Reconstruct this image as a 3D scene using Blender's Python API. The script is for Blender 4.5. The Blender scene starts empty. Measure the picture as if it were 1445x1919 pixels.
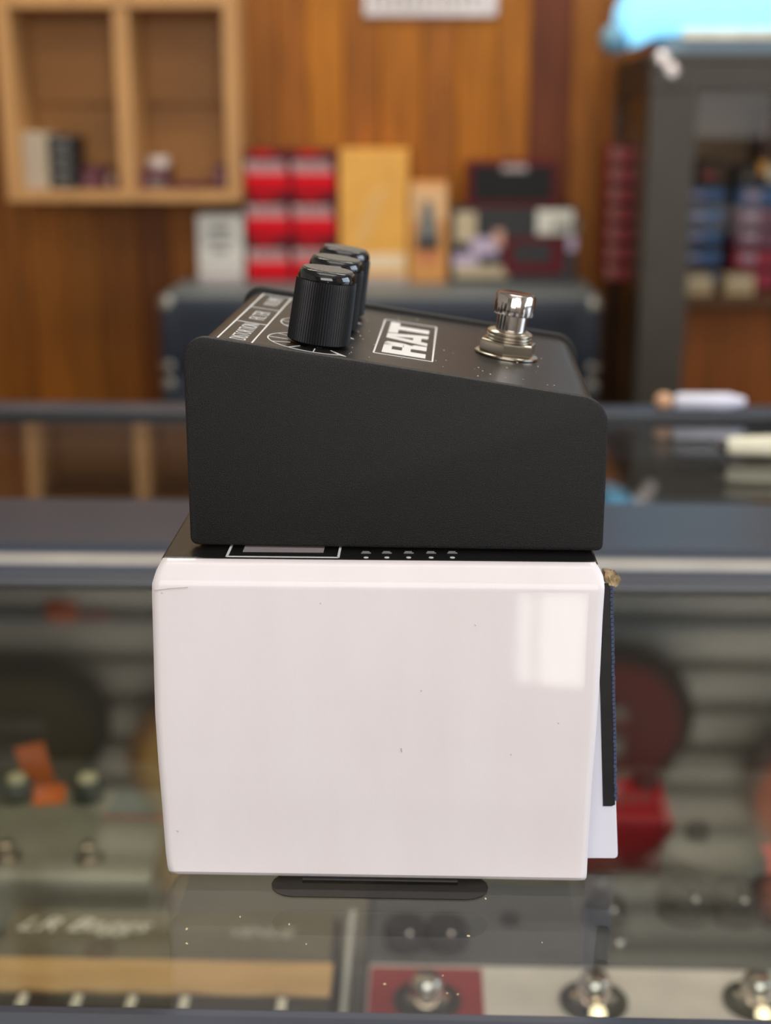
import bpy, bmesh, math, random
from math import sin, cos, tan, pi, radians, atan2, sqrt
from mathutils import Vector, Matrix
random.seed(7)
S = bpy.context.scene
COL = S.collection

# ------------------------------------------------------------------ camera
EYE_H = .2226                      # camera height above the counter glass (z = 0)
FPX, PITCH, YAW = 2660.0, radians(15.94), radians(1.8)
cam_d = bpy.data.cameras.new('camera'); cam = bpy.data.objects.new('camera', cam_d)
COL.objects.link(cam); S.camera = cam
cam.location = (0, 0, EYE_H); cam.rotation_euler = (pi/2-PITCH, 0, YAW)
cam_d.sensor_fit = 'AUTO'; cam_d.sensor_width = 36; cam_d.lens = FPX/1919*36
cam_d.clip_start = .02; cam_d.clip_end = 50
cam_d.dof.use_dof = True; cam_d.dof.focus_distance = .408; cam_d.dof.aperture_fstop = 8.0

# ------------------------------------------------------------------ world, lights, exposure
S.view_settings.view_transform = 'Standard'; S.view_settings.look = 'None'
S.view_settings.gamma = 1; S.view_settings.use_curve_mapping = False
S.view_settings.exposure = -0.2
W = bpy.data.worlds.new('world'); S.world = W; W.use_nodes = True
W.node_tree.nodes['Background'].inputs[0].default_value = (.75, .87, 1, 1)
W.node_tree.nodes['Background'].inputs[1].default_value = 1.0

def area(name, loc, rot, sx, sy, power, color):
    d = bpy.data.lights.new(name, 'AREA'); d.shape = 'RECTANGLE'; d.size = sx; d.size_y = sy
    d.energy = power; d.color = color
    o = bpy.data.objects.new(name, d); COL.objects.link(o); o.location = loc; o.rotation_euler = rot
    return o
area('window_daylight', (.2, -2.38, .75), (radians(90), 0, 0), 2.4, 1.3, 52, (1, .95, .93))
area('side_window_daylight', (2.36, .35, .55), (radians(90), 0, radians(90)), 1.5, 1.2, 34, (.70, .82, 1))
area('box_highlight_light', (.222, -2.38, -.82), (radians(90), 0, 0), .036, .20, .24, (1, .97, .9))  # unseen low panes shaped and placed for the window highlight on the box front
area('box_highlight_light', (.316, -2.38, -.82), (radians(90), 0, 0), .12, .20, .95, (1, .97, .9))
area('ceiling_lamp_light', (.1, 1.45, 1.56), (0, 0, 0), 1.8, .5, 30, (1, .93, .82))
area('ceiling_lamp_light', (.2, -.3, 1.56), (0, 0, 0), 1.6, 1.0, 14, (1, .95, .88))
area('counter_fill_light', (.1, .72, -.035), (0, 0, 0), 1.4, .03, 1.05, (1, .86, .66))  # unseen fill lamp added inside the counter to brighten its contents

# ------------------------------------------------------------------ helpers
def ray(px, py):                   # direction from the eye, used to take real measures off the photograph
    x = (px-722.5)/FPX; y = -(py-959.5)/FPX
    d = Vector((x, cos(PITCH)+y*sin(PITCH), -sin(PITCH)+y*cos(PITCH)))
    c, s = cos(YAW), sin(YAW)
    return Vector((c*d.x-s*d.y, s*d.x+c*d.y, d.z))
EYE = Vector((0, 0, EYE_H))
def at(px, py, Y): d = ray(px, py); return EYE+d*(Y/d.y)        # point on the upright plane y = Y
def on(px, py, z): d = ray(px, py); return EYE+d*((z-EYE_H)/d.z)  # point on the level plane
def lin(c):
    return tuple((v/255/12.92 if v/255 <= .04045 else ((v/255+.055)/1.055)**2.4) for v in c)

MATS = {}
def mat(name, rgb, rough=.6, metal=0, spec=.5, var=.12, vscale=25, stretch=(1, 1, 1), bump=0, bscale=200, coat=0, coat_r=.1,
        rgb2=None, emit=0, sheen=0, bdist=.0004, noise_detail=3, coord='Object'):
    if name in MATS: return MATS[name]
    m = bpy.data.materials.new(name); m.use_nodes = True; nt = m.node_tree; N = nt.nodes; L = nt.links
    b = N['Principled BSDF']
    c = lin(rgb)
    b.inputs['Roughness'].default_value = rough; b.inputs['Metallic'].default_value = metal
    b.inputs['Specular IOR Level'].default_value = spec
    b.inputs['Sheen Weight'].default_value = sheen; b.inputs['Sheen Roughness'].default_value = .4
    b.inputs['Coat Weight'].default_value = coat; b.inputs['Coat Roughness'].default_value = coat_r
    tc = N.new('ShaderNodeTexCoord'); mp = N.new('ShaderNodeMapping'); mp.inputs['Scale'].default_value = stretch
    L.new(tc.outputs[coord], mp.inputs[0])
    nz = N.new('ShaderNodeTexNoise'); nz.inputs['Scale'].default_value = vscale; nz.inputs['Detail'].default_value = noise_detail
    L.new(mp.outputs[0], nz.inputs['Vector'])
    rp = N.new('ShaderNodeValToRGB'); rp.color_ramp.elements[0].position = .3; rp.color_ramp.elements[1].position = .7
    a = tuple(v*(1-var) for v in c); d = lin(rgb2) if rgb2 else tuple(min(1, v*(1+var)) for v in c)
    rp.color_ramp.elements[0].color = (*a, 1); rp.color_ramp.elements[1].color = (*d, 1)
    L.new(nz.outputs['Fac'], rp.inputs[0]); L.new(rp.outputs[0], b.inputs['Base Color'])
    if bump:
        n2 = N.new('ShaderNodeTexNoise'); n2.inputs['Scale'].default_value = bscale; n2.inputs['Detail'].default_value = 2
        L.new(mp.outputs[0], n2.inputs['Vector'])
        bp = N.new('ShaderNodeBump'); bp.inputs['Strength'].default_value = bump; bp.inputs['Distance'].default_value = bdist
        L.new(n2.outputs['Fac'], bp.inputs['Height']); L.new(bp.outputs[0], b.inputs['Normal'])
    if emit:
        b.inputs['Emission Color'].default_value = (*c, 1); b.inputs['Emission Strength'].default_value = emit
    MATS[name] = m
    return m

def glass_mat(name, tint, f0=.04, extra=1.0, rough=0.0):   # a clear sheet: straight transmission plus a Schlick mirror
    m = bpy.data.materials.new(name); m.use_nodes = True; nt = m.node_tree; N = nt.nodes; L = nt.links
    N.remove(N['Principled BSDF'])
    out = N['Material Output']; tr = N.new('ShaderNodeBsdfTransparent'); tr.inputs[0].default_value = (*tint, 1)
    gl = N.new('ShaderNodeBsdfGlossy'); gl.inputs['Roughness'].default_value = rough
    geo = N.new('ShaderNodeNewGeometry'); dp = N.new('ShaderNodeVectorMath'); dp.operation = 'DOT_PRODUCT'
    L.new(geo.outputs['Normal'], dp.inputs[0]); L.new(geo.outputs['Incoming'], dp.inputs[1])
    def mt(op, a, b):
        n = N.new('ShaderNodeMath'); n.operation = op
        for i, v in enumerate((a, b)):
            if v is None: continue
            if isinstance(v, (int, float)): n.inputs[i].default_value = v
            else: L.new(v, n.inputs[i])
        return n.outputs[0]
    ab = mt('ABSOLUTE', dp.outputs['Value'], None); om = mt('SUBTRACT', 1.0, ab); pw = mt('POWER', om, 4.6)
    fr = mt('ADD', mt('MULTIPLY', pw, (1-f0)*extra), f0)
    fr = mt('MINIMUM', fr, 1.0)
    mx = N.new('ShaderNodeMixShader'); L.new(fr, mx.inputs[0]); L.new(tr.outputs[0], mx.inputs[1]); L.new(gl.outputs[0], mx.inputs[2])
    L.new(mx.outputs[0], out.inputs[0])
    return m

# bmesh builders
def new(): return bmesh.new()
def xf(bm, verts, M):
    if M is not None: bmesh.ops.transform(bm, matrix=M, verts=verts)
def box(bm, x0, x1, y0, y1, z0, z1, bev=0, M=None, seg=2):
    t = bmesh.new(); bmesh.ops.create_cube(t, size=1)
    bmesh.ops.transform(t, matrix=Matrix.Translation(((x0+x1)/2, (y0+y1)/2, (z0+z1)/2)) @ Matrix.Diagonal((abs(x1-x0), abs(y1-y0), abs(z1-z0), 1)), verts=t.verts)
    if bev: bmesh.ops.bevel(t, geom=t.edges[:], offset=bev, segments=seg, affect='EDGES', profile=.5)
    if M is not None: bmesh.ops.transform(t, matrix=M, verts=t.verts)
    me = bpy.data.meshes.new('t'); t.to_mesh(me); t.free(); bm.from_mesh(me); bpy.data.meshes.remove(me); return bm
def lathe(bm, prof, n=32, M=None, rib=0, ribn=0):   # prof: (r, z) from bottom to top
    rings = []
    for k, q in enumerate(prof):
        r, z = q[0], q[1]; rb = len(q) > 2
        ring = []
        for i in range(n):
            rr = r-(rib if (rb and i % 2) else 0)
            a = 2*pi*i/n; v = Vector((rr*cos(a), rr*sin(a), z))
            ring.append(bm.verts.new(M @ v if M is not None else v))
        rings.append(ring)
    for a, b in zip(rings, rings[1:]):
        for i in range(n):
            bm.faces.new((a[i], a[(i+1) % n], b[(i+1) % n], b[i]))
    bm.faces.new(rings[0][::-1]); bm.faces.new(rings[-1])
    return bm
def prism(bm, poly, h0, h1, M=None, bev=0):          # poly in local xy, extruded along z
    t = bmesh.new()
    a = [t.verts.new((x, y, h0)) for x, y in poly]; b = [t.verts.new((x, y, h1)) for x, y in poly]
    n = len(poly)
    t.faces.new(a[::-1]); t.faces.new(b)
    for i in range(n): t.faces.new((a[i], a[(i+1) % n], b[(i+1) % n], b[i]))
    bmesh.ops.recalc_face_normals(t, faces=t.faces)
    if bev:
        es = [e for e in t.edges if abs(e.verts[0].co.z-e.verts[1].co.z) < 1e-9]
        bmesh.ops.bevel(t, geom=es, offset=bev, segments=2, affect='EDGES', profile=.5)
    if M is not None: bmesh.ops.transform(t, matrix=M, verts=t.verts)
    me = bpy.data.meshes.new('t'); t.to_mesh(me); t.free(); bm.from_mesh(me); bpy.data.meshes.remove(me); return bm
def sphere(bm, c, r, sc=(1, 1, 1), n=16):
    t = bmesh.new(); bmesh.ops.create_uvsphere(t, u_segments=n, v_segments=n//2+2, radius=r)
    bmesh.ops.transform(t, matrix=Matrix.Translation(c) @ Matrix.Diagonal((*sc, 1)), verts=t.verts)
    me = bpy.data.meshes.new('t'); t.to_mesh(me); t.free(); bm.from_mesh(me); bpy.data.meshes.remove(me); return bm
def obj(name, bm, m, parent=None, smooth=False, loc=None, angle=35):
    bmesh.ops.recalc_face_normals(bm, faces=bm.faces)
    me = bpy.data.meshes.new(name); bm.to_mesh(me); bm.free()
    if m: me.materials.append(m)
    if smooth:
        for p in me.polygons: p.use_smooth = True
        try: me.set_sharp_from_angle(angle=radians(angle))
        except Exception: pass
    o = bpy.data.objects.new(name, me); COL.objects.link(o)
    if parent: o.parent = parent
    if loc: o.location = loc
    return o
def tag(o, label, cat, group=None, kind=None):
    o['label'] = label
    if cat: o['category'] = cat
    if group: o['group'] = group
    if kind: o['kind'] = kind
    return o
def thing(name, label, cat, loc=(0, 0, 0), rz=0, group=None, rot=None):
    o = bpy.data.objects.new(name, None); COL.objects.link(o); o.location = loc
    o.rotation_euler = rot if rot else (0, 0, rz); o.empty_display_size = .02
    return tag(o, label, cat, group)
def struct(name, bm, m, **k):
    o = obj(name, bm, m, **k); o['kind'] = 'structure'; return o
def text_mesh(txt, size, depth=.0001, shear=0, spacing=1.0, bold=0.0, align='LEFT'):
    cu = bpy.data.curves.new('t', 'FONT'); cu.body = txt; cu.size = size; cu.extrude = depth; cu.shear = shear
    cu.space_character = spacing; cu.offset = bold; cu.align_x = align; cu.resolution_u = 3
    o = bpy.data.objects.new('t', cu); COL.objects.link(o)
    dg = bpy.context.evaluated_depsgraph_get(); me = bpy.data.meshes.new_from_object(o.evaluated_get(dg))
    bpy.data.objects.remove(o); bpy.data.curves.remove(cu)
    bm = bmesh.new(); bm.from_mesh(me); bpy.data.meshes.remove(me); return bm
def fit(bm, x0, x1, y0, y1, M):           # stretch flat text in xy to a rectangle, then place it
    xs = [v.co.x for v in bm.verts]; ys = [v.co.y for v in bm.verts]
    sx = (x1-x0)/(max(xs)-min(xs)); sy = (y1-y0)/(max(ys)-min(ys)); mx, my = min(xs), min(ys)
    for v in bm.verts: v.co = Vector(((v.co.x-mx)*sx+x0, (v.co.y-my)*sy+y0, v.co.z))
    bmesh.ops.transform(bm, matrix=M, verts=bm.verts)
    return bm
def place(bm, M): bmesh.ops.transform(bm, matrix=M, verts=bm.verts); return bm

# ------------------------------------------------------------------ the room
FLOOR, CEIL, FAR, NEAR, LEFT, RIGHT = -1.0, 1.6, 2.2, -2.4, -2.2, 2.4
woodcols = [(158, 94, 16), (126, 72, 16), (170, 104, 20), (108, 58, 16), (164, 98, 12), (136, 80, 20), (98, 46, 16), (148, 86, 20)]
def woodmat(i):
    c = woodcols[i]
    return mat('plank_wood_%d' % i, c, rough=.5, spec=.25, var=.28, vscale=14, stretch=(9, 9, .6), bump=.3, bscale=60)
struct('floor', box(new(), LEFT-.1, RIGHT+.1, NEAR-.1, FAR+.1, FLOOR-.1, FLOOR), mat('floor_vinyl', (120, 112, 104), .5, vscale=5))
struct('ceiling', box(new(), LEFT-.1, RIGHT+.1, NEAR-.1, FAR+.1, CEIL, CEIL+.1), mat('ceiling_paint', (205, 202, 196), .9))
wall_paint = mat('wall_paint', (190, 184, 174), .85, vscale=3)
wf = struct('wall_far', box(new(), LEFT-.1, RIGHT+.1, FAR+.014, FAR+.1, FLOOR, CEIL), mat('wall_backing', (60, 38, 20), .8))
# upright planks of the far wall, each a board of its own
edges = [-1.6]
seq = [.062, .048, .055, .05, .066, .045, .058, .052]
k = 0
while edges[-1] < 1.5: edges.append(edges[-1]+seq[(k*5) % 8]); k += 1
pattern = [0, 3, 4, 1, 5, 2, 7, 0, 6, 4, 1, 2, 5, 0, 3, 7]
for k, (a, b) in enumerate(zip(edges, edges[1:])):
    ci = pattern[(k*7) % 16]
    xc = (a+b)/2
    if xc > .14: ci = 6 if xc < .205 else [1, 5, 1, 3][k % 4]
    if xc < -.22: ci = [5, 1, 7, 5, 1, 3, 7, 5][k % 8]
    if -.2 < xc <= .14: ci = [0, 7, 4, 0, 5, 2, 7][k % 7]
    obj('plank', box(new(), a+.0005, b-.0005, FAR, FAR+.014, -.95, .49, bev=.001, seg=1), woodmat(ci), wf)
slatm = mat('slatwall_laminate', (196, 190, 174), .5, var=.05, vscale=4)
slatd = mat('slatwall_groove', (84, 78, 66), .7)
z = .50; k = 0
while z < CEIL-.02:
    bm = box(new(), LEFT, RIGHT, FAR-.006, FAR+.014, z+.018, min(z+.075, CEIL), bev=.003, seg=1)
    obj('slat', bm, slatm, wf)
    z += .075
obj('groove_backing', box(new(), LEFT, RIGHT, FAR+.008, FAR+.0135, .49, CEIL), slatd, wf)
struct('wall_left', box(new(), LEFT-.1, LEFT, NEAR, FAR, FLOOR, CEIL), wall_paint)
# right wall with a window, near wall with a shop window and a low one added for the box highlight
def holed_wall(name, axis, pos, th, lo, hi, holes, m):
    bm = new(); holes = sorted(holes); cur = lo
    def slab(u0, u1, z0, z1):
        if u1-u0 < 1e-4 or z1-z0 < 1e-4: return
        if axis == 'x': box(bm, pos, pos+th, u0, u1, z0, z1)
        else: box(bm, u0, u1, pos, pos+th, z0, z1)
    for u0, u1, z0, z1 in holes:
        slab(cur, u0, FLOOR, CEIL); slab(u0, u1, FLOOR, z0); slab(u0, u1, z1, CEIL); cur = u1
    slab(cur, hi, FLOOR, CEIL)
    return struct(name, bm, m)
holed_wall('wall_right', 'x', RIGHT, .1, NEAR, FAR, [(-.42, 1.12, -.07, 1.17)], wall_paint)
wn = new(); 
for q in ((LEFT, -1.02, FLOOR, CEIL), (1.42, RIGHT, FLOOR, CEIL), (-1.02, 1.42, 1.42, CEIL), (-1.02, .18, FLOOR, .08), (.375, 1.42, FLOOR, .08), (.18, .375, FLOOR, -.93), (.18, .375, -.71, .08)):
    box(wn, q[0], q[1], NEAR-.1, NEAR, q[2], q[3])
struct('wall_near', wn, wall_paint)
framem = mat('window_frame_paint', (225, 225, 222), .5)
pane_m = glass_mat('window_glass', (.97, .99, .98))
def window(name, axis, pos, u0, u1, z0, z1, nm, t=.035):
    bm = new()
    def bar(a, b, c, d):
        if axis == 'x': box(bm, pos+.02, pos+.07, a, b, c, d)
        else: box(bm, a, b, pos-.07, pos-.02, c, d)
    bar(u0, u1, z0, z0+t); bar(u0, u1, z1-t, z1); bar(u0, u0+t, z0, z1); bar(u1-t, u1, z0, z1)
    for i in range(1, nm):
        c = u0+(u1-u0)*i/nm; bar(c-t/3, c+t/3, z0, z1)
    w = struct(name, bm, framem)
    p = new()
    if axis == 'x': box(p, pos+.075, pos+.08, u0, u1, z0, z1)
    else: box(p, u0, u1, pos-.08, pos-.075, z0, z1)
    obj('pane', p, pane_m, w)
window('window_1', 'y', NEAR, -1.02, 1.42, .08, 1.42, 3)
window('window_2', 'x', RIGHT, -.42, 1.12, -.07, 1.17, 2)
window('highlight_window', 'y', NEAR, .18, .375, -.93, -.71, 1, .008)  # added low frame around the panes that make the box highlight
for nm, y in (('baseboard_far', FAR-.014), ('baseboard_near', NEAR)):
    struct(nm, box(new(), LEFT, RIGHT, y, y+.012, FLOOR, FLOOR+.09), mat('baseboard_wood', (90, 56, 28), .5))
for y in (1.45, -.3):
    cl = thing('ceiling_lamp', 'long white ceiling lamp above the %s' % ('wood wall' if y > 1 else 'front of the counter'), 'lamp', (.1 if y > 1 else .2, y, CEIL))
    obj('housing', box(new(), -.92, .92, -.52 if y < 1 else -.27, .52 if y < 1 else .27, -.03, 0, bev=.004), mat('lamp_housing', (230, 230, 228), .5), cl)

# ------------------------------------------------------------------ the display counter
frame_m = mat('counter_frame_metal', (62, 68, 80), .3, metal=.2, var=.06, vscale=6, stretch=(.3, 6, 6), spec=.6)
frame_d = mat('counter_gasket', (10, 12, 14), .5)
bead_m = mat('counter_bead_metal', (168, 164, 158), .4, metal=.2)
glass_m = glass_mat('counter_glass', (.90, .905, .885), .035, 1.12)
CX0, CX1 = -.75, .95
dc = thing('display_counter', 'long glass-topped display counter with blue-grey metal frame, holding the stacked boxes', 'counter', (0, 0, FLOOR))
def dz(bm): return place(bm, Matrix.Translation((0, 0, -FLOOR)))
def part(name, bm, m, parent=dc, smooth=False): return obj(name, dz(bm), m, parent, smooth)
part('glass_top', box(new(), CX0+.012, CX1-.012, .3135, .6405, -.006, 0), glass_m)
part('glass_top', box(new(), CX0+.012, CX1-.012, .795, 1.030, -.006, 0), glass_m)
# profiles extruded along x
def rail(name, poly, m, bev=.0008):
    bm = prism(new(), poly, CX0, CX1, Matrix(((0, 0, 1, 0), (1, 0, 0, 0), (0, 1, 0, 0), (0, 0, 0, 1))), bev)
    return part(name, bm, m)
rail('front_rail', [(.290, -.03), (.3125, -.03), (.3125, .0006), (.309, .0012), (.290, .0012)], frame_m)
rail('middle_rail', [(.646, -.022), (.795, -.022), (.795, .0), (.790, .0032), (.700, .0042), (.696, .001), (.681, .001), (.679, .0038), (.664, .0038), (.661, .0018), (.6475, .0014), (.646, .0006)], frame_m, .0005)
rail('bead', [(.6645, .0039), (.6785, .0039), (.6775, .0058), (.6655, .0058)], bead_m, .0004)
rail('gasket', [(.6407, -.012), (.6458, -.012), (.6458, .0006), (.6407, .0006)], frame_d, .0003)
rail('rear_rail', [(1.030, -.03), (1.072, -.03), (1.072, .003), (1.060, .0045), (1.034, .0045), (1.030, .001)], frame_m)
rail('gasket', [(1.0245, .0002), (1.0298, .0002), (1.0298, .0035), (1.0245, .0035)], frame_d, .0004)
for x0, x1 in ((CX0, CX0+.012), (CX1-.012, CX1)):
    part('side_rail', box(new(), x0, x1, .313, 1.03, -.03, .001, bev=.001), frame_m)
for x in (CX0, CX1-.03):
    for y in (.29, 1.042): part('corner_post', box(new(), x, x+.03, y, y+.03, FLOOR, -.0305, bev=.003), frame_m)
clear_m = glass_mat('counter_side_glass', (.9, .94, .92))
part('front_glass', box(new(), CX0+.03, CX1-.03, .30, .304, -.62, -.0305), clear_m)
part('side_glass', box(new(), CX0+.008, CX0+.012, .32, 1.042, -.62, -.0305), clear_m)
part('side_glass', box(new(), CX1-.012, CX1-.008, .32, 1.042, -.62, -.0305), clear_m)
SH = -.285                                              # top of the inner shelf
part('inner_shelf', box(new(), CX0+.012, CX1-.012, .34, 1.04, SH-.012, SH, bev=.001), mat('shelf_laminate', (112, 108, 98), .45, vscale=5))
back_m = mat('counter_back_panel', (58, 52, 46), .6, vscale=4)
part('back_panel', box(new(), CX0+.03, CX1-.03, 1.048, 1.056, -.62, -.0305), back_m)
part('base', box(new(), CX0, CX1, .29, 1.072, FLOOR, -.62, bev=.004), mat('counter_base_laminate', (96, 90, 84), .5))

# ------------------------------------------------------------------ the cardboard box of the pedal
BT = .0997                                               # top of the box
card_w = mat('box_white_card', (230, 221, 221), .5, var=.006, vscale=60, stretch=(1, 1, .3), bump=.30, bscale=650, bdist=.00012, coat=.45, coat_r=.02, rgb2=(233, 225, 225))
card_k = mat('box_black_print', (16, 15, 15), .33, var=.2, bump=.25, bscale=300, coat=.2, coat_r=.25)
card_in = mat('box_white_flap', (225, 224, 234), .55, var=.03, vscale=10)
kraft = mat('torn_kraft_card', (120, 92, 58), .9, rgb2=(196, 170, 128), var=.6, vscale=300)
bx = thing('pedal_box', 'white-fronted cardboard box with black top and crushed corners, standing on the counter glass', 'box', (0, 0, 0))
def interp(z, pts):
    for (z0, v0), (z1, v1) in zip(pts, pts[1:]):
        if z <= z1: return v0+(v1-v0)*(z-z0)/(z1-z0)
    return pts[-1][1]
Lpx = [(336, 1640), (322, 1634), (315, 1620), (311, 1590), (304, 1500), (297, 1420), (291, 1330), (287, 1200), (284, 1110), (284, 1090), (290, 1068), (300, 1050)]
Rpx = [(1085, 1644), (1096, 1640), (1100, 1625), (1103, 1560), (1110, 1450), (1118, 1350), (1125, 1250), (1130, 1150), (1133, 1110), (1134, 1092), (1131, 1073), (1119, 1058)]
FY = .3765
def zx(l):
    r = []
    for px, py in l:
        q = at(px, py, FY); r.append([q.z, q.x])
    z0, z1 = r[0][0], r[-1][0]
    return [((z-z0)/(z1-z0)*BT, x) for z, x in r]
Lz, Rz = zx(Lpx), zx(Rpx)
def front_y(z):
    return interp(z, [(0, .3795), (.001, .3775), (.003, .3758), (.05, .3758), (.060, .3759), (.0935, .3768), (.0943, .3772), (.0992, .3800), (BT, .3806)])
bm = new(); NXg, NZg = 60, 64
zs = [BT*(i/NZg) for i in range(NZg+1)]
rows = []
for z in zs:
    l, r = interp(z, Lz), interp(z, Rz); row = []
    for i in range(NXg+1):
        t = i/NXg; x = l+(r-l)*t
        e = min(t, 1-t)
        y = front_y(z)+(.00025*(1-min(1, e/.004))**2)+.00002*sin(x*95+z*20)+.00002*sin(z*160+x*30)
        row.append(bm.verts.new((x, y, z)))
    rows.append(row)
for a, b in zip(rows, rows[1:]):
    for i in range(NXg): bm.faces.new((a[i], a[i+1], b[i+1], b[i]))
fp = obj('front_panel', bm, card_w, bx, smooth=True)
so = fp.modifiers.new('thick', 'SOLIDIFY'); so.thickness = .0014; so.offset = -1 if sum(p.normal.y for p in fp.data.polygons) < 0 else 1
# carcass behind the front panel: left side, back, right side, bottom in white card, lid in black print
bb = new(); box(bb, -.0752, .0455, .3826, .505, .0004, BT-.002, bev=.0012)
obj('carcass', bb, card_in, bx)
lid = new(); box(lid, -.0757, .0478, .3812, .5055, BT-.0019, BT, bev=.0008)
obj('lid', lid, card_k, bx)
# torn corner of bare card
bm = new(); random.seed(3)
for k in range(9):
    c = at(1135+k*1.9, 1076+k*1.3+random.uniform(-3, 3), .3835)
    a = random.uniform(-.7, .7)
    box(bm, -.0006, .0011, -.0016, .0018, -.0012, .0009, M=Matrix.Translation(c) @ Matrix.Rotation(a, 4, 'Y') @ Matrix.Rotation(a*2, 4, 'Z'))
tag(obj('torn_corner', bm, kraft, bx), 'torn brown card showing at the crushed right corner', None)
# side flap standing out at the right
def plate(name, pts, Y, th, m, parent, tilt=0, bev=0):
    poly = []
    for px, py in pts:
        q = at(px, py, Y); poly.append((q.x, q.z))
    bm = new(); t = prism(bm, poly, 0, th, Matrix(((1, 0, 0, 0), (0, 0, 1, Y), (0, 1, 0, 0), (0, 0, 0, 1))), bev)
    return obj(name, bm, m, parent)
plate('side_flap', [(1100, 1609), (1152, 1609), (1157, 1606), (1158, 1600), (1155, 1510), (1152, 1400), (1149, 1250), (1146, 1092), (1118, 1092), (1100, 1400)], .3880, .0014, card_in, bx, bev=.0003)
plate('flap_print', [(1130, 1511), (1146, 1511), (1153, 1508), (1150, 1350), (1147, 1200), (1145, 1093), (1120, 1093), (1120, 1200), (1125, 1300)], .3877, .0003, card_k, bx)
bm = new()                                                # blue fringe: bluish side light painted along the flap edge
for k in range(52):
    y = 1100+k*7.8; xx = 1146.2+(y-1093)*.0205+random.uniform(-.7, .7); q = at(xx, y, .3874)
    box(bm, q.x-.00045, q.x+.0004, .3873, .3894, q.z-.0005, q.z+.00045)
obj('blue_lit_flap_edge', bm, mat('painted_blue_light', (62, 72, 100), .5), bx)
# printing on the lid
wm = mat('white_ink', (226, 224, 220), .5, var=.03)
gm = mat('grey_ink', (150, 142, 142), .5, var=.05)
def strip(bm, a, b, w, z, th=.00012):
    a, b = Vector(a), Vector(b); d = (b-a).normalized(); n = Vector((-d.y, d.x))*w/2
    t = [(a.x+n.x, a.y+n.y), (b.x+n.x, b.y+n.y), (b.x-n.x, b.y-n.y), (a.x-n.x, a.y-n.y)]
    prism(bm, t, z, z+th)
bm = new(); p0 = on(425, 1043, BT); p1 = on(634, 1045, BT)
for a, b in (((p0.x, p0.y), (p1.x, p1.y)), ((p0.x, p0.y), (p0.x, p0.y+.06)), ((p1.x, p1.y), (p1.x, p1.y+.06)), ((p0.x, p0.y+.06), (p1.x, p1.y+.06))): strip(bm, a, b, .0007, BT)
obj('printed_frame', bm, wm, bx)
p0 = on(455, 1034, BT); p1 = on(606, 1036, BT)
obj('printed_block', box(new(), p0.x, p1.x, p0.y, p0.y+.045, BT, BT+.0001), gm, bx)
bm = new()
for px in (686, 725, 766, 808, 848):
    q = on(px, 1045, BT); lathe(bm, [(.0007, 0), (.0007, .0001)], 12, Matrix.Translation((q.x, q.y, BT)))
obj('printed_dots', bm, wm, bx)
bm = new()
for px in (686, 725, 766, 808, 848):
    q = on(px, 1037, BT); box(bm, q.x-.0014, q.x+.0014, q.y, q.y+.0006, BT, BT+.0001); box(bm, q.x-.0011, q.x+.0009, q.y+.0012, q.y+.0018, BT, BT+.0001)
obj('printed_marks', bm, gm, bx)
# dark sheet added as the shadow slot on the glass under the box front
sm = glass_mat('shadow_sheet', (.42, .40, .38), .03)
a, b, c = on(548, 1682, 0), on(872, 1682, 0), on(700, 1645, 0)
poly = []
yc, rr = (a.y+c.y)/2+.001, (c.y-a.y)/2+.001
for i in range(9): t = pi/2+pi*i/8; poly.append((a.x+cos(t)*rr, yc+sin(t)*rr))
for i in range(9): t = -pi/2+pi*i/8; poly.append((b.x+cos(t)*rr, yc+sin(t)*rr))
tag(obj('shadow_strip', prism(new(), poly, .0001, .0004), sm, bx), 'dark rounded strip standing in for the shadow on the glass under the box front', None)

poly2 = [(x, max(y, yc+rr*.35)) for x, y in poly if y > yc-rr*.2]
obj('strip_shadow_edge', box(new(), a.x+.002, b.x-.002, yc+rr*.25, yc+rr*1.0, .0005, .0012, bev=.0003), mat('dark_shadow_edge', (30, 28, 26), .6), bx)  # darker back band of the same painted shadow
# creases and scuffs on the white front
bm = new(); random.seed(21)
def scuff(px0, py0, px1, py1, w):
    p, q = at(px0, py0, FY), at(px1, py1, FY)
    yy = front_y(max(.002, min(BT, (p.z+q.z)/2)))
    n = Vector((-(q.z-p.z), q.x-p.x)).normalized()*w/2
    prism(bm, [(p.x+n.x, p.z+n.y), (q.x+n.x, q.z+n.y), (q.x-n.x, q.z-n.y), (p.x-n.x, p.z-n.y)], 0, .00025, Matrix(((1, 0, 0, 0), (0, 0, 1, yy-.00022), (0, 1, 0, 0), (0, 0, 0, 1))))
for q in ((288, 1107, 320, 1103, .00022), (320, 1103, 352, 1101, .00016), (752, 1400, 753, 1407, .0003), (789, 1292, 790, 1294, .0003), (957, 1411, 958, 1413, .0003), (332, 1554, 335, 1556, .0003), (890, 1170, 892, 1172, .00025), (1045, 1353, 1047, 1354, .00025), (600, 1130, 601, 1132, .00025), (302, 1111, 304, 1112, .0003)):
    scuff(*q)
obj('scuff_marks', bm, mat('scuff_grey', (188, 174, 168), .7), bx)['kind'] = 'stuff'

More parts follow.
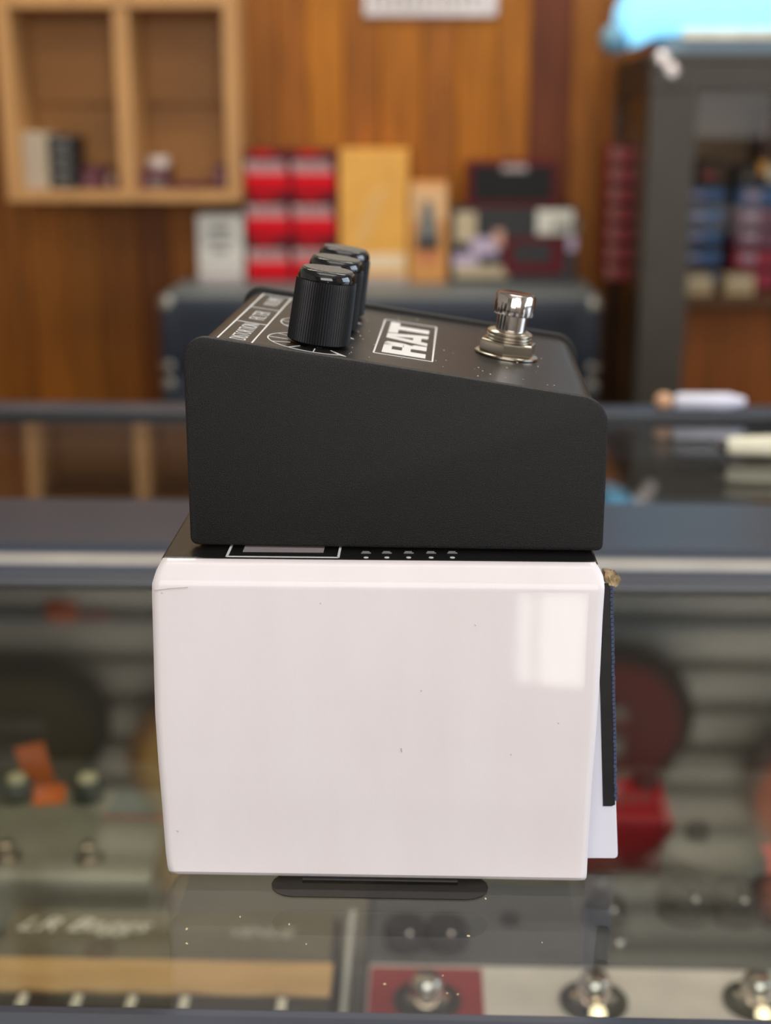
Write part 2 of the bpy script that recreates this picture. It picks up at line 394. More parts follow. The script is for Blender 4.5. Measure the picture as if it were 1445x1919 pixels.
# ------------------------------------------------------------------ the pedal
PL, PW, ZL = .119, .116, .0622
SLA = radians(8.5); ZR = ZL-tan(SLA)*PL
powder = mat('black_powder_coat', (4, 4, 4), .5, spec=.3, var=.7, vscale=3400, bump=1.0, bscale=3400, rgb2=(38, 36, 34), sheen=.0, bdist=.0002, noise_detail=1)
powder2 = mat('top_black_coat', (24, 21, 19), .34, spec=.6, var=.3, vscale=2500, bump=.5, bscale=2500, bdist=.0001)
ped = thing('guitar_pedal', 'black wedge-shaped distortion pedal with three knobs, resting on top of the white box', 'effects pedal', (-.0690, .3915, BT+.0001), radians(-1.2))
def topline(x): return ZL-tan(SLA)*x
def outline(inset, rtl, rtr, rb):
    pts = []
    def arc(c, r, a0, a1, n=8):
        for i in range(n+1):
            a = a0+(a1-a0)*i/n; pts.append((c[0]+r*cos(a), c[1]+r*sin(a)))
    x0, x1 = inset, PL-inset; zo = inset*1.0
    dn = rb[0]
    pts.append((x0, .001+.006)); 
    pts[:] = []
    arc((x0+rb[0], rb[0]+.0004), rb[0], pi*1.5, pi, 4)
    # top left: between vertical edge and sloped top
    r = rtl; th = pi/2-SLA                     # normal direction of the top
    cx = x0+r; cz = topline(cx)-zo-r/cos(SLA)
    arc((cx, cz), r, pi, th, 10)
    r = rtr; cx = x1-r; cz = topline(cx)-zo-r/cos(SLA)
    arc((cx, cz), r, th, 0, 10)
    arc((x1-rb[1], rb[1]+.0004), rb[1], 0, -pi/2, 4)
    return pts
MY = Matrix(((1, 0, 0, 0), (0, 0, 1, 0), (0, 1, 0, 0), (0, 0, 0, 1)))  # (x, z, depth) to world
def side(y0, y1):
    return prism(new(), outline(0, .0062, .0085, (.0022, .0018)), y0, y1, MY, bev=.0009)
obj('side_plate', side(0, .0028), powder, ped, smooth=True)
obj('side_plate', side(PW-.0028, PW), powder, ped, smooth=True)
obj('body_shell', prism(new(), outline(.0016, .0055, .0075, (.0015, .0015)), .0029, PW-.0029, MY), powder2, ped, smooth=True)
obj('base_plate', box(new(), .006, PL-.006, .004, PW-.004, .0, .0012), mat('base_steel', (60, 60, 62), .4, metal=.8), ped)
# frame of the sloped top: u down the slope, v away from the viewer, w out of the surface
TM = Matrix.Translation((0, 0, ZL-.0016/cos(SLA))) @ Matrix.Rotation(SLA, 4, 'Y')
HS = .00005
def T(u, v, w=HS): return TM @ Matrix.Translation((u, v, w))
# printed label strip with three fields
bm = new()
U0, U1, V0, V1 = .0083, .0182, .0085, .1080
for a, b, w in (((U0, V0), (U0, V1), .0005), ((U1, V0), (U1, V1), .0005), ((U0, V1), (U1, V1), .0004), ((U0, .0442), (U1, .0442), .00035), ((U0, .0755), (U1, .0755), .00035), ((U0, V0), (U1, V0), .0004)):
    strip(bm, a, b, w, HS)
obj('label_frame', place(bm, TM), wm, ped)
RV = Matrix(((0, -1, 0, 0), (1, 0, 0, 0), (0, 0, 1, 0), (0, 0, 0, 1)))       # text runs away from the viewer, its top to the left
for s, v0, v1 in (('DISTORTION', .0125, .0425), ('FILTER', .0520, .0690), ('VOLUME', .0835, .1030)):
    bm = text_mesh(s, .005, .00005, bold=-.00008)
    fit(bm, v0, v1, -.0160, -.0112, TM @ Matrix.Translation((0, 0, HS+.00005)) @ RV)
    obj('printed_word', bm, wm, ped)
# maker's word in a double frame
RU0, RU1, RVa, RVb = .0524, .0700, .0255, .0935
bm = new()
for d, w in ((0, .0005),):
    for a, b in (((RU0, RVa), (RU0, RVb)), ((RU1, RVa), (RU1, RVb)), ((RU0, RVa), (RU1, RVa)), ((RU0, RVb), (RU1, RVb))): strip(bm, a, b, w, HS)
obj('logo_frame', place(bm, TM), wm, ped)
# letters drawn in their own box: s along the word, t up the letter
LM = TM @ Matrix.Translation((0, 0, HS)) @ RV
def quad(bm, pts): prism(bm, pts, 0, .0001)
s0, s1 = RVa+.0035, RVb-.0035; tb, tt = -(RU1-.0022), -(RU0+.0022)
Wd = (s1-s0); Ht = tt-tb
def LP(s, t): return (s0+s*Wd, tb+t*Ht)
def lett(bm, pts): quad(bm, [LP(*q) for q in pts])
bm = new()                                              # R
lett(bm, [(0, 0), (.115, 0), (.115, 1), (0, 1)])
lett(bm, [(.115, .80), (.30, .80), (.30, 1), (.115, 1)]); lett(bm, [(.22, .52), (.335, .56), (.335, .94), (.30, 1), (.22, 1)])
lett(bm, [(.115, .36), (.30, .36), (.335, .56), (.22, .56), (.115, .56)])
lett(bm, [(.215, 0), (.335, 0), (.335, .30), (.30, .36), (.215, .36)])
obj('logo_letter', place(bm, LM), wm, ped)
bm = new()                                              # A
lett(bm, [(.365, 0), (.455, 0), (.535, 1), (.455, 1)]); lett(bm, [(.595, 0), (.69, 0), (.60, 1), (.535, 1), (.525, .80)])
lett(bm, [(.468, .16), (.585, .16), (.565, .36), (.482, .36)])
obj('logo_letter', place(bm, LM), wm, ped)
bm = new()                                              # T
lett(bm, [(.645, .76), (1, .76), (1, 1), (.63, 1)]); lett(bm, [(.77, 0), (.885, 0), (.885, .76), (.77, .76)])
obj('logo_letter', place(bm, LM), wm, ped)
# knobs with their printed dials
knob_m = mat('knob_black_plastic', (11, 11, 13), .45, spec=.4, var=.2, vscale=600)
knob_g = mat('knob_gloss_ring', (10, 10, 12), .1, coat=.6, coat_r=.05)
knob_c = mat('knob_cap_speckle', (100, 92, 82), .5, var=.6, vscale=2200, bump=1, bscale=2500, rgb2=(120, 115, 106))
KU, KVS = .0358, (.0255, .0572, .0889)
for i, kv in enumerate(KVS):
    bm = new(); R0 = .0149
    n = 44; a0, a1 = radians(100), radians(100+305)
    pts = [(KU+R0*cos(a0+(a1-a0)*j/n), kv+R0*sin(a0+(a1-a0)*j/n)) for j in range(n+1)]
    pts = [(KU+R0*cos(t), kv+R0*sin(t)) for t in [radians(75)+radians(225)*j/n for j in range(n+1)]]
    for p, q in zip(pts, pts[1:]): strip(bm, p, q, .0004, HS)
    strip(bm, pts[-1], (KU+.0175*cos(radians(-58)), kv+.0160*sin(radians(-58))), .0005, HS)
    strip(bm, (KU+.0102*cos(radians(-60)), kv+.0102*sin(radians(-60))), (KU+.0175*cos(radians(-58)), kv+.0160*sin(radians(-58))), .0005, HS)
    for t in range(120, 301, 30):
        tt_ = radians(t); strip(bm, (KU+.009*cos(tt_), kv+.009*sin(tt_)), (KU+R0*cos(tt_), kv+R0*sin(tt_)), .0003, HS)
    obj('dial_print', place(bm, TM), wm, ped)
    kb = new()
    N2 = 144
    prof = [(.0084, .0006), (.0093, .0012, 1), (.0092, .006, 1), (.0089, .0178, 1), (.0088, .0190, 1)]
    lathe(kb, prof, N2, T(KU, kv), rib=.00026)
    ko = obj('control_knob', kb, knob_m, ped)
    g = new(); lathe(g, [(.0083, .0188), (.0085, .0192), (.0085, .0202), (.0081, .0213), (.0077, .0219), (.0073, .0221)], 48, T(KU, kv))
    obj('knob_ring', g, knob_g, ko, smooth=True)
    c = new(); lathe(c, [(.0073, .0218), (.0072, .0224)], 48, T(KU, kv))
    obj('knob_cap', c, knob_c, ko)
    s = new(); lathe(s, [(.0035, 0), (.0035, .0008)], 16, T(KU, kv)); obj('knob_shaft', s, mat('shaft_metal', (170, 168, 164), .3, metal=1), ko)
# dust specks on the sloped top
bm = new(); random.seed(9)
for k in range(46):
    u, v_ = random.uniform(.045, .112), random.uniform(.012, .105); q = random.uniform(.00008, .00022)
    box(bm, -q, q, -q, q, 0, q, M=T(u, v_) @ Matrix.Rotation(random.uniform(0, 3), 4, 'Z'))
d_ = obj('dust_specks', bm, mat('pale_dust', (196, 180, 150), .8), ped); d_['kind'] = 'stuff'
# foot switch
chrome = mat('chrome', (214, 206, 200), .12, metal=1, var=.02)
nickel = mat('nickel', (196, 186, 170), .24, metal=1, var=.05, vscale=200)
SU, SV = .0930, .0580
bm = new()
lathe(bm, [(.0048, 0), (.0048, .0140)], 36, T(SU, SV)); sw = obj('foot_switch', bm, chrome, ped, smooth=True)
bm = new(); lathe(bm, [(.0098, 0), (.0101, .0003), (.0101, .0008), (.0096, .0011)], 40, T(SU, SV)); obj('washer', bm, nickel, sw, smooth=True)
bm = new(); R6 = .0095
hexp = [(R6*cos(radians(20+60*i)), R6*sin(radians(20+60*i))) for i in range(6)]
prism(bm, hexp, .0011, .0049, T(SU, SV), bev=.0006); obj('hex_nut', bm, nickel, sw)
bm = new(); pr = []
for i in range(3):
    z = .0048+i*.0011; pr += [(.0068, z), (.0073, z+.00035), (.0073, z+.0006), (.0068, z+.001)]
pr.append((.0058, .0084)); lathe(bm, pr, 40, T(SU, SV)); obj('threaded_collar', bm, nickel, sw, smooth=True)
bm = new(); lathe(bm, [(.0050, .0131), (.0062, .0132, 1), (.0063, .0135, 1), (.0063, .0193, 1), (.0058, .0199), (.004, .0201), (.001, .0202)], 56, T(SU, SV), rib=.0002)
obj('switch_cap', bm, chrome, sw, smooth=True)

# dust on the glass
bm = new(); random.seed(11)
for px, py in ((450, 1719), (350, 1742), (542, 1733), (574, 1770), (350, 1769), (830, 1829), (838, 1862), (721, 1845), (878, 1755), (910, 1685), (340, 1898), (606, 1910), (858, 1864), (1016, 1767), (75, 1904)):
    q = on(px, py, 0); s = random.uniform(.0002, .0004)
    box(bm, -s, s, -s*.6, s*.6, 0, s*.7, M=Matrix.Translation((q.x, q.y, .00005)) @ Matrix.Rotation(random.uniform(0, 3), 4, 'Z'))
tag(obj('dust', bm, mat('dust', (225, 205, 160), .8)), 'scattered pale dust specks on the glass in front of the box', 'dust', kind='stuff')

# ------------------------------------------------------------------ goods on show under the glass
def knob(bm, x, y, z, r, h): lathe(bm, [(r, 0), (r, h*.7), (r*.85, h), (r*.3, h)], 20, Matrix.Translation((x, y, z)))
# flat preamp pedal, front left
v = thing('preamp_pedal', 'wide olive-grey preamp pedal with a tan band and pointer knobs, lowest left under the glass', 'effects pedal', (-.148, .69, SH))
olive = mat('olive_case', (92, 86, 66), .5); dkc = mat('dark_case', (44, 40, 36), .5); tan_m = mat('tan_wood_band', (196, 160, 108), .4, var=.12, vscale=20, stretch=(1, 12, 1))
HT = .045
obj('case', box(new(), -.100, .098, -.062, .058, 0, HT-.002, bev=.003), dkc, v)
obj('top_panel', box(new(), -.097, .095, .006, .056, HT-.002, HT, bev=.0006), olive, v)
obj('wood_band', box(new(), -.099, .097, -.025, .005, HT-.002, HT+.001, bev=.0008), tan_m, v)
bm = text_mesh('LR Baggs', .02, .0002, shear=.5, bold=-.0002); fit(bm, -.090, -.012, .029, .046, Matrix.Translation((0, 0, HT+.0003)))
obj('script_lettering', bm, mat('pale_script', (226, 222, 208), .5), v)
bm = text_mesh('VENUE', .012, .0002, shear=.3); fit(bm, .036, .073, .030, .039, Matrix.Translation((0, 0, HT+.0003)))
obj('lettering', bm, mat('pale_lettering', (176, 170, 158), .5), v)
knm = mat('cream_pointer', (222, 216, 196), .5)
for x in (-.094, -.065, -.036, -.007, .021, .0725):
    bm = new(); knob(bm, x, -.046, HT-.002, .0085, .010); ko = obj('knob', bm, dkc, v)
    obj('pointer', box(new(), x-.0018, x+.0030, -.0515, -.0405, HT+.008, HT+.0095, bev=.0006), knm, ko)
obj('jack_hole', lathe(new(), [(.009, 0), (.009, .0006)], 20, Matrix.Translation((-.037, .014, HT+.0002))), mat('hole_brown', (70, 55, 38), .7), v)
# two-switch pedal behind it
v2 = thing('twin_pedal', 'grey-green twin pedal with cream-topped knobs, behind the wide preamp pedal', 'effects pedal', (-.222, .830, SH))
ggr = mat('grey_green_case', (128, 128, 112), .4, metal=.2)
obj('case', box(new(), -.075, .050, -.045, .075, 0, .044, bev=.004), ggr, v2)
obj('control_panel', box(new(), .006, .048, .034, .070, .0442, .0452, bev=.0004), mat('teal_grey_panel', (86, 98, 92), .5), v2)
obj('red_border', box(new(), .003, .050, .031, .0335, .0442, .0450), mat('faded_red', (150, 72, 58), .5), v2)
for x, y in ((-.062, .058), (-.013, .060)):
    bm = new(); knob(bm, x, y, .044, .011, .014); ko = obj('knob', bm, mat('dark_green_knob', (46, 54, 44), .4), v2)
    obj('knob_cap', lathe(new(), [(.007, .058), (.006, .061)], 20, Matrix.Translation((x, y, 0))), mat('cream_cap', (190, 186, 150), .4), ko)
for x in (-.045, .008):
    bm = new(); lathe(bm, [(.009, .044), (.009, .047), (.005, .0475), (.005, .056), (.004, .057)], 20, Matrix.Translation((x, -.026, 0)))
    obj('foot_switch', bm, nickel, v2, smooth=True)
# orange price cards
om = mat('orange_card', (204, 104, 48), .6, spec=.2)
q = on(92, 1492, SH+.046)
for i, (px, py, w, h, lb) in enumerate(((92, 1490, .011, .014, 'orange price card lying between the two knobs of the twin pedal'), (92, 1428, .011, .010, 'orange price card standing behind the twin pedal'))):
    z0 = SH+.0442 if i == 0 else SH
    q = on(px, py, z0+.0005)
    if i == 0:
        bm = box(new(), -w, w, -h, h, 0, .0008, M=Matrix.Rotation(.25, 4, 'Z'))
    else:
        q = at(px, py, .925); q.z = SH
        bm = box(new(), -w, w, -.0004, .0004, 0, .066, M=Matrix.Rotation(-.25, 4, 'Y') @ Matrix.Rotation(-.12, 4, 'X'))
    tag(obj('price_card', bm, om, loc=(q.x, q.y, q.z)), lb, 'price card', 'orange price cards')
# right-hand floor unit
mu = thing('floor_processor', 'wide floor unit with grey knob deck and white footswitch strip, lower right under the glass', 'effects pedal', (.090, .715, SH))
dgrey = mat('dark_grey_deck', (74, 76, 78), .42, metal=.2); whp = mat('white_panel', (206, 200, 194), .45)
obj('case', box(new(), -.125, .165, -.085, .072, 0, .042, bev=.004), mat('unit_case', (64, 64, 66), .5), mu)
obj('knob_deck', box(new(), -.121, .162, -.017, .070, .042, .0462, bev=.001), dgrey, mu)
obj('switch_strip', box(new(), -.121, .162, -.082, -.018, .042, .0445, bev=.001), whp, mu)
rdm = mat('crimson_print', (136, 26, 34), .45)
obj('red_panel', box(new(), -.120, -.058, -.076, -.022, .0446, .0454, bev=.0004), rdm, mu)
obj('red_panel', box(new(), -.022, .032, -.082, -.068, .0446, .0454, bev=.0004), rdm, mu)
for px, py in ((760, 1755), (836, 1755), (957, 1716), (1135, 1712), (1283, 1700), (1372, 1702), (1450, 1700)):
    q = on(px, py, SH+.05); x, y = q.x-.090, q.y-.715
    small = px == 957
    r = .0055 if small else .0165 if px > 1200 else .0125
    bm = new(); knob(bm, x, y, .0462, r, .004 if small else .018 if px > 1200 else .013); ko = obj('knob', bm, mat('charcoal_knob', (24, 24, 26), .55, spec=.3), mu)
    if not small:
        obj('knob_pointer', box(new(), x+.001, x+.0042, y-r-.003, y-r*.3, .0645 if px > 1200 else .0595, .0675 if px > 1200 else .0625, bev=.0008), chrome, ko)
for px, py in ((800, 1862), (1113, 1862), (1420, 1862)):
    q = on(px, py, SH+.05); x, y = q.x-.090, q.y-.715
    bm = new(); lathe(bm, [(.0185, .0446), (.0185, .0462), (.015, .0468), (.0135, .0462)], 28, Matrix.Translation((x, y, 0))); fo = obj('switch_ring', bm, mat('dark_ring', (50, 52, 50), .3, metal=.6), mu)
    bm = new(); lathe(bm, [(.0125, .046), (.0125, .050), (.009, .051), (.0085, .058), (.007, .0605), (.002, .0612)], 28, Matrix.Translation((x, y, 0))); obj('foot_switch', bm, chrome, fo, smooth=True)
lamp = mat('lit_indicator', (255, 238, 196), .4, emit=2.2)
for px, py in ((1121, 1896), (1432, 1898)):
    q = on(px, py, SH+.049); x, y = q.x-.090, q.y-.715
    bm = new(); sphere(bm, (x, y, .0475), .0042); tag(obj('indicator_lamp', bm, lamp, mu, smooth=True), 'glowing cream indicator lamp', None)
bm = new()
for px, py in ((1160, 1762), (1120, 1636), (1294, 1641)):
    q = on(px, py, SH+.05); lathe(bm, [(.004, .0462), (.004, .050), (.003, .0515)], 16, Matrix.Translation((q.x-.090, min(q.y-.715, .064), 0)))
obj('toggle_studs', bm, chrome, mu, smooth=True)
dv = thing('shelf_divider', 'narrow pale upright strip between the preamp pedal and the floor unit', 'divider', (-.0435, .70, SH))
obj('strip', box(new(), -.0018, .0018, -.085, .06, .0005, .040, bev=.0005), mat('frosted_strip', (176, 176, 172), .4), dv)
obj('foot', box(new(), -.004, .004, -.085, .06, 0, .0005), mat('frosted_strip', (176, 176, 172), .4), dv)
# red pedal with lettering, further back on the right
rp = thing('red_pedal', 'deep red pedal with faint lettering, under the glass right of the white box', 'effects pedal', (.150, .905, SH))
obj('case', box(new(), -.050, .020, -.030, .035, 0, .042, bev=.004), mat('deep_red_case', (140, 8, 20), .5, spec=.25), rp)
bm = text_mesh('FUZZ', .02, .0002); fit(bm, -.035, .026, -.010, .012, Matrix.Translation((0, 0, .0424))); 
bm.free(); bm = new()
for i in range(6): box(bm, -.044+i*.009, -.039+i*.009, -.012+(i % 3)*.003, .008, .0422, .0427)
obj('worn_marks', bm, mat('dark_red_marks', (110, 60, 58), .5), rp)
for x in (-.036, .006): obj('knob', lathe(new(), [(.009, .042), (.008, .054)], 20, Matrix.Translation((x, .022, 0))), dkc, rp)
q = on(1262, 1500, SH)
st = thing('shelf_strip', 'salmon-coloured flat strip on the counter shelf, running right from the red pedal', 'label strip', (q.x+.004, .885, SH))
obj('strip', box(new(), 0, .30, -.02, .03, .0002, .002, bev=.0004), mat('salmon_strip', (204, 112, 100), .5), st)
obj('strip_edge', box(new(), 0, .30, -.024, -.0202, .0002, .004, bev=.0004), mat('red_strip_edge', (176, 60, 54), .5), st)
gp = thing('round_pedal', 'round dull grey pedal behind the floor unit, right of the red pedal', 'effects pedal', (.190, .842, SH))
obj('case', lathe(new(), [(.033, 0), (.035, .004), (.034, .034), (.030, .040), (.02, .042)], 40), mat('dull_grey_case', (104, 104, 96), .5), gp, smooth=True)
obj('knob', lathe(new(), [(.008, .042), (.007, .052)], 20, Matrix.Translation((-.01, .01, 0))), dkc, gp)

# ------------------------------------------------------------------ small things on and behind the rear rail
q = on(1262, 766, .0047); q2 = on(1392, 766, .0047)
mk = thing('marker', 'white marker pen with a peach cap lying on the rear counter rail', 'pen', (q.x, 1.048, .0046))
Lx = q2.x-q.x
MXr = Matrix.Rotation(pi/2, 4, 'Y')
obj('barrel', lathe(new(), [(.0045, 0), (.0062, .003), (.0062, Lx-.012), (.003, Lx)], 24, Matrix.Translation((0, 0, .0064)) @ MXr), mat('white_plastic', (214, 214, 228), .4), mk, smooth=True)
obj('cap', sphere(new(), (-.008, 0, .0066), .0064, (1.1, 1, 1)), mat('peach_cap', (206, 160, 124), .5), mk, smooth=True)
q = on(1362, 862, 0); q2 = on(1480, 858, 0)
rl = thing('paper_roll', 'cream rolled paper lying on the rear glass pane at the right edge', 'paper roll', (q.x, q.y+.004, .0002), rz=.02)
obj('roll', lathe(new(), [(.0045, 0), (.0060, .004), (.0078, .06), (.0082, .10)], 24, Matrix.Translation((0, 0, .0085)) @ MXr), mat('cream_paper', (224, 220, 196), .6), rl, smooth=True)
obj('dark_end', lathe(new(), [(.004, -.006), (.0046, 0)], 20, Matrix.Translation((0, 0, .0085)) @ MXr), dkc, rl)

# ------------------------------------------------------------------ amplifier head and cabinet against the wood wall
AY = 1.95
a0, a1 = at(296, 556, AY), at(1130, 556, AY); AZ = at(700, 556, AY).z; AB = at(700, 706, AY).z
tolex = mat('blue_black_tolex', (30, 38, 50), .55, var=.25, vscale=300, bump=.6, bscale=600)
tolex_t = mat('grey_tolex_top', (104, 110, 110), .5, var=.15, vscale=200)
corner_m = mat('corner_nickel', (150, 146, 136), .35, metal=.6)
def corners(par, x0, x1, y0, z0, z1):
    for x in (x0, x1):
        for z in (z0, z1):
            bm = new(); sx = 1 if x == x0 else -1; sz = 1 if z == z0 else -1
            sphere(bm, (x+sx*.0115, y0+.0075, z+sz*.0128), .0125, (1, .75, 1), 12)
            obj('corner_cap', bm, corner_m, par, smooth=True)
amp = thing('amplifier_head', 'long blue-black amplifier head with round metal corners, behind the black pedal', 'amplifier', ((a0.x+a1.x)/2, AY, AB))
hw = (a1.x-a0.x)/2; hh = AZ-AB
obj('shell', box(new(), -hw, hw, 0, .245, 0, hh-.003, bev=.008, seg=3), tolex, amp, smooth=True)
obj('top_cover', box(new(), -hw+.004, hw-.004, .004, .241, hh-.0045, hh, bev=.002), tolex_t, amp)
obj('grille', box(new(), -hw+.035, hw-.035, -.003, .001, .018, hh-.022, bev=.001), mat('dark_grille', (22, 30, 42), .7), amp)
corners(amp, -hw, hw, 0, 0, hh)
cab2 = thing('speaker_cabinet', 'tall blue-black speaker cabinet under the amplifier head, mostly hidden', 'speaker', ((a0.x+a1.x)/2, AY, FLOOR))
ch = AB-FLOOR
obj('shell', box(new(), -hw, hw, 0, .2, 0, ch, bev=.008, seg=3), tolex, cab2, smooth=True)
obj('grille', box(new(), -hw+.03, hw-.03, -.004, .001, .03, ch-.03, bev=.002), mat('dark_grille', (22, 30, 42), .7), cab2)
corners(cab2, -hw, hw, 0, 0, ch)

# cartons: x span and top from the photograph, standing on a given height
def carton(name, label, cat, px0, px1, pyt, zb, Y, depth, body, prints=(), group=None, z1=None, bev=.0015):
    """prints: (part name, u0, u1, v0, v1, material) on the front, as fractions of width and height"""
    a = at(px0, pyt, Y); b = at(px1, pyt, Y); z1 = a.z if z1 is None else z1
    w, h = b.x-a.x, z1-zb
    t = thing(name, label, cat, ((a.x+b.x)/2, Y, zb), group=group)
    obj('carton_body', box(new(), -w/2, w/2, 0, depth, .0002, h, bev=min(bev, h*.2), seg=1), body, t)
    for k, (pn, u0, u1, v0, v1, m) in enumerate(prints):
        lift = .0008+.0004*k
        if callable(m): obj(pn, m(-w/2+u0*w, -w/2+u1*w, h*v0, h*v1, -lift), prints_mat[pn], t)
        else: obj(pn, box(new(), -w/2+u0*w, -w/2+u1*w, -lift, -lift+.0006, h*v0, h*v1), m, t)
    return t
prints_mat = {}
paperw = mat('white_carton', (214, 208, 196), .6, var=.05); ink = mat('grey_print', (120, 116, 108), .6)
dk = mat('black_carton', (28, 27, 28), .5); marn = mat('maroon_carton', (92, 12, 24), .6, spec=.25); red = mat('red_print', (206, 4, 26), .6, spec=.2)
pink = mat('pale_pink_print', (206, 130, 128), .5); yel = mat('yellow_carton', (226, 164, 66), .45, var=.08, vscale=30)
orn = mat('tan_orange_carton', (206, 142, 72), .5); lil = mat('lilac_print', (186, 168, 190), .5); blu = mat('blue_print', (52, 104, 168), .5)
crm = mat('cream_carton', (190, 172, 140), .6); gry = mat('grey_label', (176, 160, 156), .5)
carton('carton', 'white carton with grey print on the amplifier, left of the red boxes', 'box', 368, 454, 402, AZ, 2.112, .08, paperw,
       [('print_line', .30, .72, .74, .82, ink), ('print_line', .2, .8, .60, .64, ink), ('print_line', .3, .7, .44, .50, ink), ('print_band', .05, .97, .22, .25, gry), ('base_band', 0, 1, 0, .10, gry)])
ztop = at(500, 281, 2.112).z; rh = (ztop-AZ)/3
for c, (x0, x1, cn) in enumerate(((459, 545, 'left'), (547, 632, 'right'))):
    for r in range(3):
        zb = AZ+rh*r
        pos = ('bottom', 'middle', 'top')[r]
        t = carton('string_carton', 'red and maroon carton at the %s of the %s red stack' % (pos, cn), 'box', x0, x1, 281, zb, 2.112, .085, marn,
               [('red_field', 0, .93, .08, .52, red), ('pale_field', .02, .88, .48, .62, pink), ('label_band', .0, .86, .62, .76, gry), ('red_blob', .15, .62, .86, .98, red)],
               group='red cartons stacked on the amplifier', z1=zb+rh-.0002)
        bm = new()
        for i in range(5): box(bm, -.022+i*.010, -.016+i*.010, -.0028, -.0022, rh*.65, rh*.72)
        obj('print_marks', bm, mat('dark_print', (84, 64, 66), .6), t)
t = carton('carton', 'tall golden yellow carton with a pale pattern, standing on the amplifier', 'box', 635, 765, 280, AZ, 2.112, .085, yel,
       [('white_band', .06, .96, .10, .22, mat('ivory_print', (228, 204, 168), .5)), ('grey_base', 0, 1, 0, .05, gry)])
bm = new()
for i in range(7):
    a = .10+i*.035
    strip(bm, (-.028+i*.004, a*.9), (-.010+i*.005, a*.9+.03), .010, 0)
bmesh.ops.transform(bm, matrix=Matrix(((1, 0, 0, 0), (0, 0, -1, -.001), (0, .36, 0, .025), (0, 0, 0, 1))), verts=bm.verts)
obj('pale_pattern', bm, mat('pale_gold_print', (232, 186, 112), .5), t)
t = carton('carton', 'narrow tan-orange carton picturing a dark foot pedal, beside the yellow carton', 'box', 768, 840, 342, AZ, 2.108, .07, orn,
       [('pale_top', .04, .96, .62, .97, mat('pale_tan_print', (222, 176, 124), .5)), ('red_text', .25, .75, .22, .28, mat('coral_print', (206, 110, 80), .5))])
bm = prism(new(), [(-.018, .055), (.016, .050), (.012, .085), (.004, .118), (-.006, .120), (-.014, .09)], 0, .0008, Matrix(((1, 0, 0, 0), (0, 0, -1, -.0016), (0, 1, 0, 0), (0, 0, 0, 1))))
obj('pedal_picture', bm, mat('slate_print', (112, 112, 106), .5), t)
obj('picture_dark_band', box(new(), -.017, .015, -.0036, -.0026, .050, .066), dk, t)  # dark printed band over the lower part of the pedal picture
# big printed carton and the amplifier-shaped carton on top
zc = at(960, 390, 2.105).z
t = carton('carton', 'large dark carton printed with pale shapes and a small red amplifier', 'box', 846, 1082, 390, AZ, 2.105, .09, dk,
       [('pale_patch', .03, .20, .55, .95, crm), ('lilac_patch', .16, .38, .38, .62, lil), ('lilac_patch', .02, .22, .22, .40, lil), ('title_band', .03, .46, .08, .24, crm),
        ('red_amp_print', .42, .90, .14, .62, marn), ('amp_grille_print', .50, .80, .28, .54, dk), ('white_label', .68, .97, .66, .98, mat('label_white', (212, 208, 194), .5)),
        ('pink_patch', .34, .42, .50, .72, mat('skin_print', (196, 150, 130), .5)), ('lilac_edge', .93, 1.0, .44, .64, lil)])
bm = new()
for i in range(5): box(bm, .058+i*.008, .063+i*.008, -.0052, -.0046, .075+(i % 2)*.004, .092)
obj('label_marks', bm, ink, t)
zt2 = at(960, 303, 2.112).z
t = carton('carton', 'black-fronted carton with maroon edges lying on top of the large dark carton', 'box', 877, 1045, 303, zc+.0002, 2.108, .085, marn,
       [('black_front', .06, .95, .14, .92, mat('matte_black_print', (14, 14, 14), .8)), ('white_logo', .38, .66, .80, .93, gry)])

# ------------------------------------------------------------------ open wooden wall shelf, left
CY = 2.08
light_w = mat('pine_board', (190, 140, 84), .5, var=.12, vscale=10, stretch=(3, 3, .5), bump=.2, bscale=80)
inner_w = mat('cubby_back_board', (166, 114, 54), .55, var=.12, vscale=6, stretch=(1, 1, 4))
s0_, s1_ = at(14, 378, CY), at(452, 378, CY)
zb0 = s0_.z; zt0 = at(100, 14, CY).z
ws = thing('wall_shelf', 'open pine cubby shelf hung on the wood wall at upper left', 'shelf', (0, CY, zb0))
x0, x1 = s0_.x, s1_.x; hB = zt0-zb0; D_ = FAR-CY-.001; TH = .0195
HZ = hB
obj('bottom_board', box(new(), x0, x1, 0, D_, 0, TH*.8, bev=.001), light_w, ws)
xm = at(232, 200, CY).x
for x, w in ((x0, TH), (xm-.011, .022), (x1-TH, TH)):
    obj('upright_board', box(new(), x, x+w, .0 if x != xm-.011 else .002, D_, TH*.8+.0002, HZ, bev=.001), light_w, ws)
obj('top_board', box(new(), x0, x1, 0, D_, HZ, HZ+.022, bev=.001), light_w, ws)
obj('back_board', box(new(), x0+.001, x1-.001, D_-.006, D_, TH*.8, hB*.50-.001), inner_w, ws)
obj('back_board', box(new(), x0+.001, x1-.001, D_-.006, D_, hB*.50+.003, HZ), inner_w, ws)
floor_z = zb0+TH*.8+.0002
def pile(label_fmt, px0, px1, pyt, n, Y, dep, m, grp, nm):
    zt_ = at(px0, pyt, Y).z; h = (zt_-floor_z)/n
    for i in range(n):
        pos = ['bottom', 'second', 'third', 'fourth', 'top'][i] if i < n-1 else 'top'
        carton(nm, label_fmt % pos, 'box', px0, px1, pyt, floor_z+h*i, Y, dep, m, [('end_label', .2, .8, .3, .65, ink if m is dk else gry)], group=grp, z1=floor_z+h*(i+1)-.0003)
pile('small cream carton, %s one of the pile in the left cubby', 38, 84, 248, 4, 2.10, .07, crm, 'cream cartons in the left cubby', 'small_carton')
pile('small black carton, %s one of the pile in the left cubby', 88, 138, 254, 4, 2.11, .06, dk, 'black cartons in the left cubby', 'small_carton')
mar2 = mat('plum_carton', (84, 30, 44), .5)
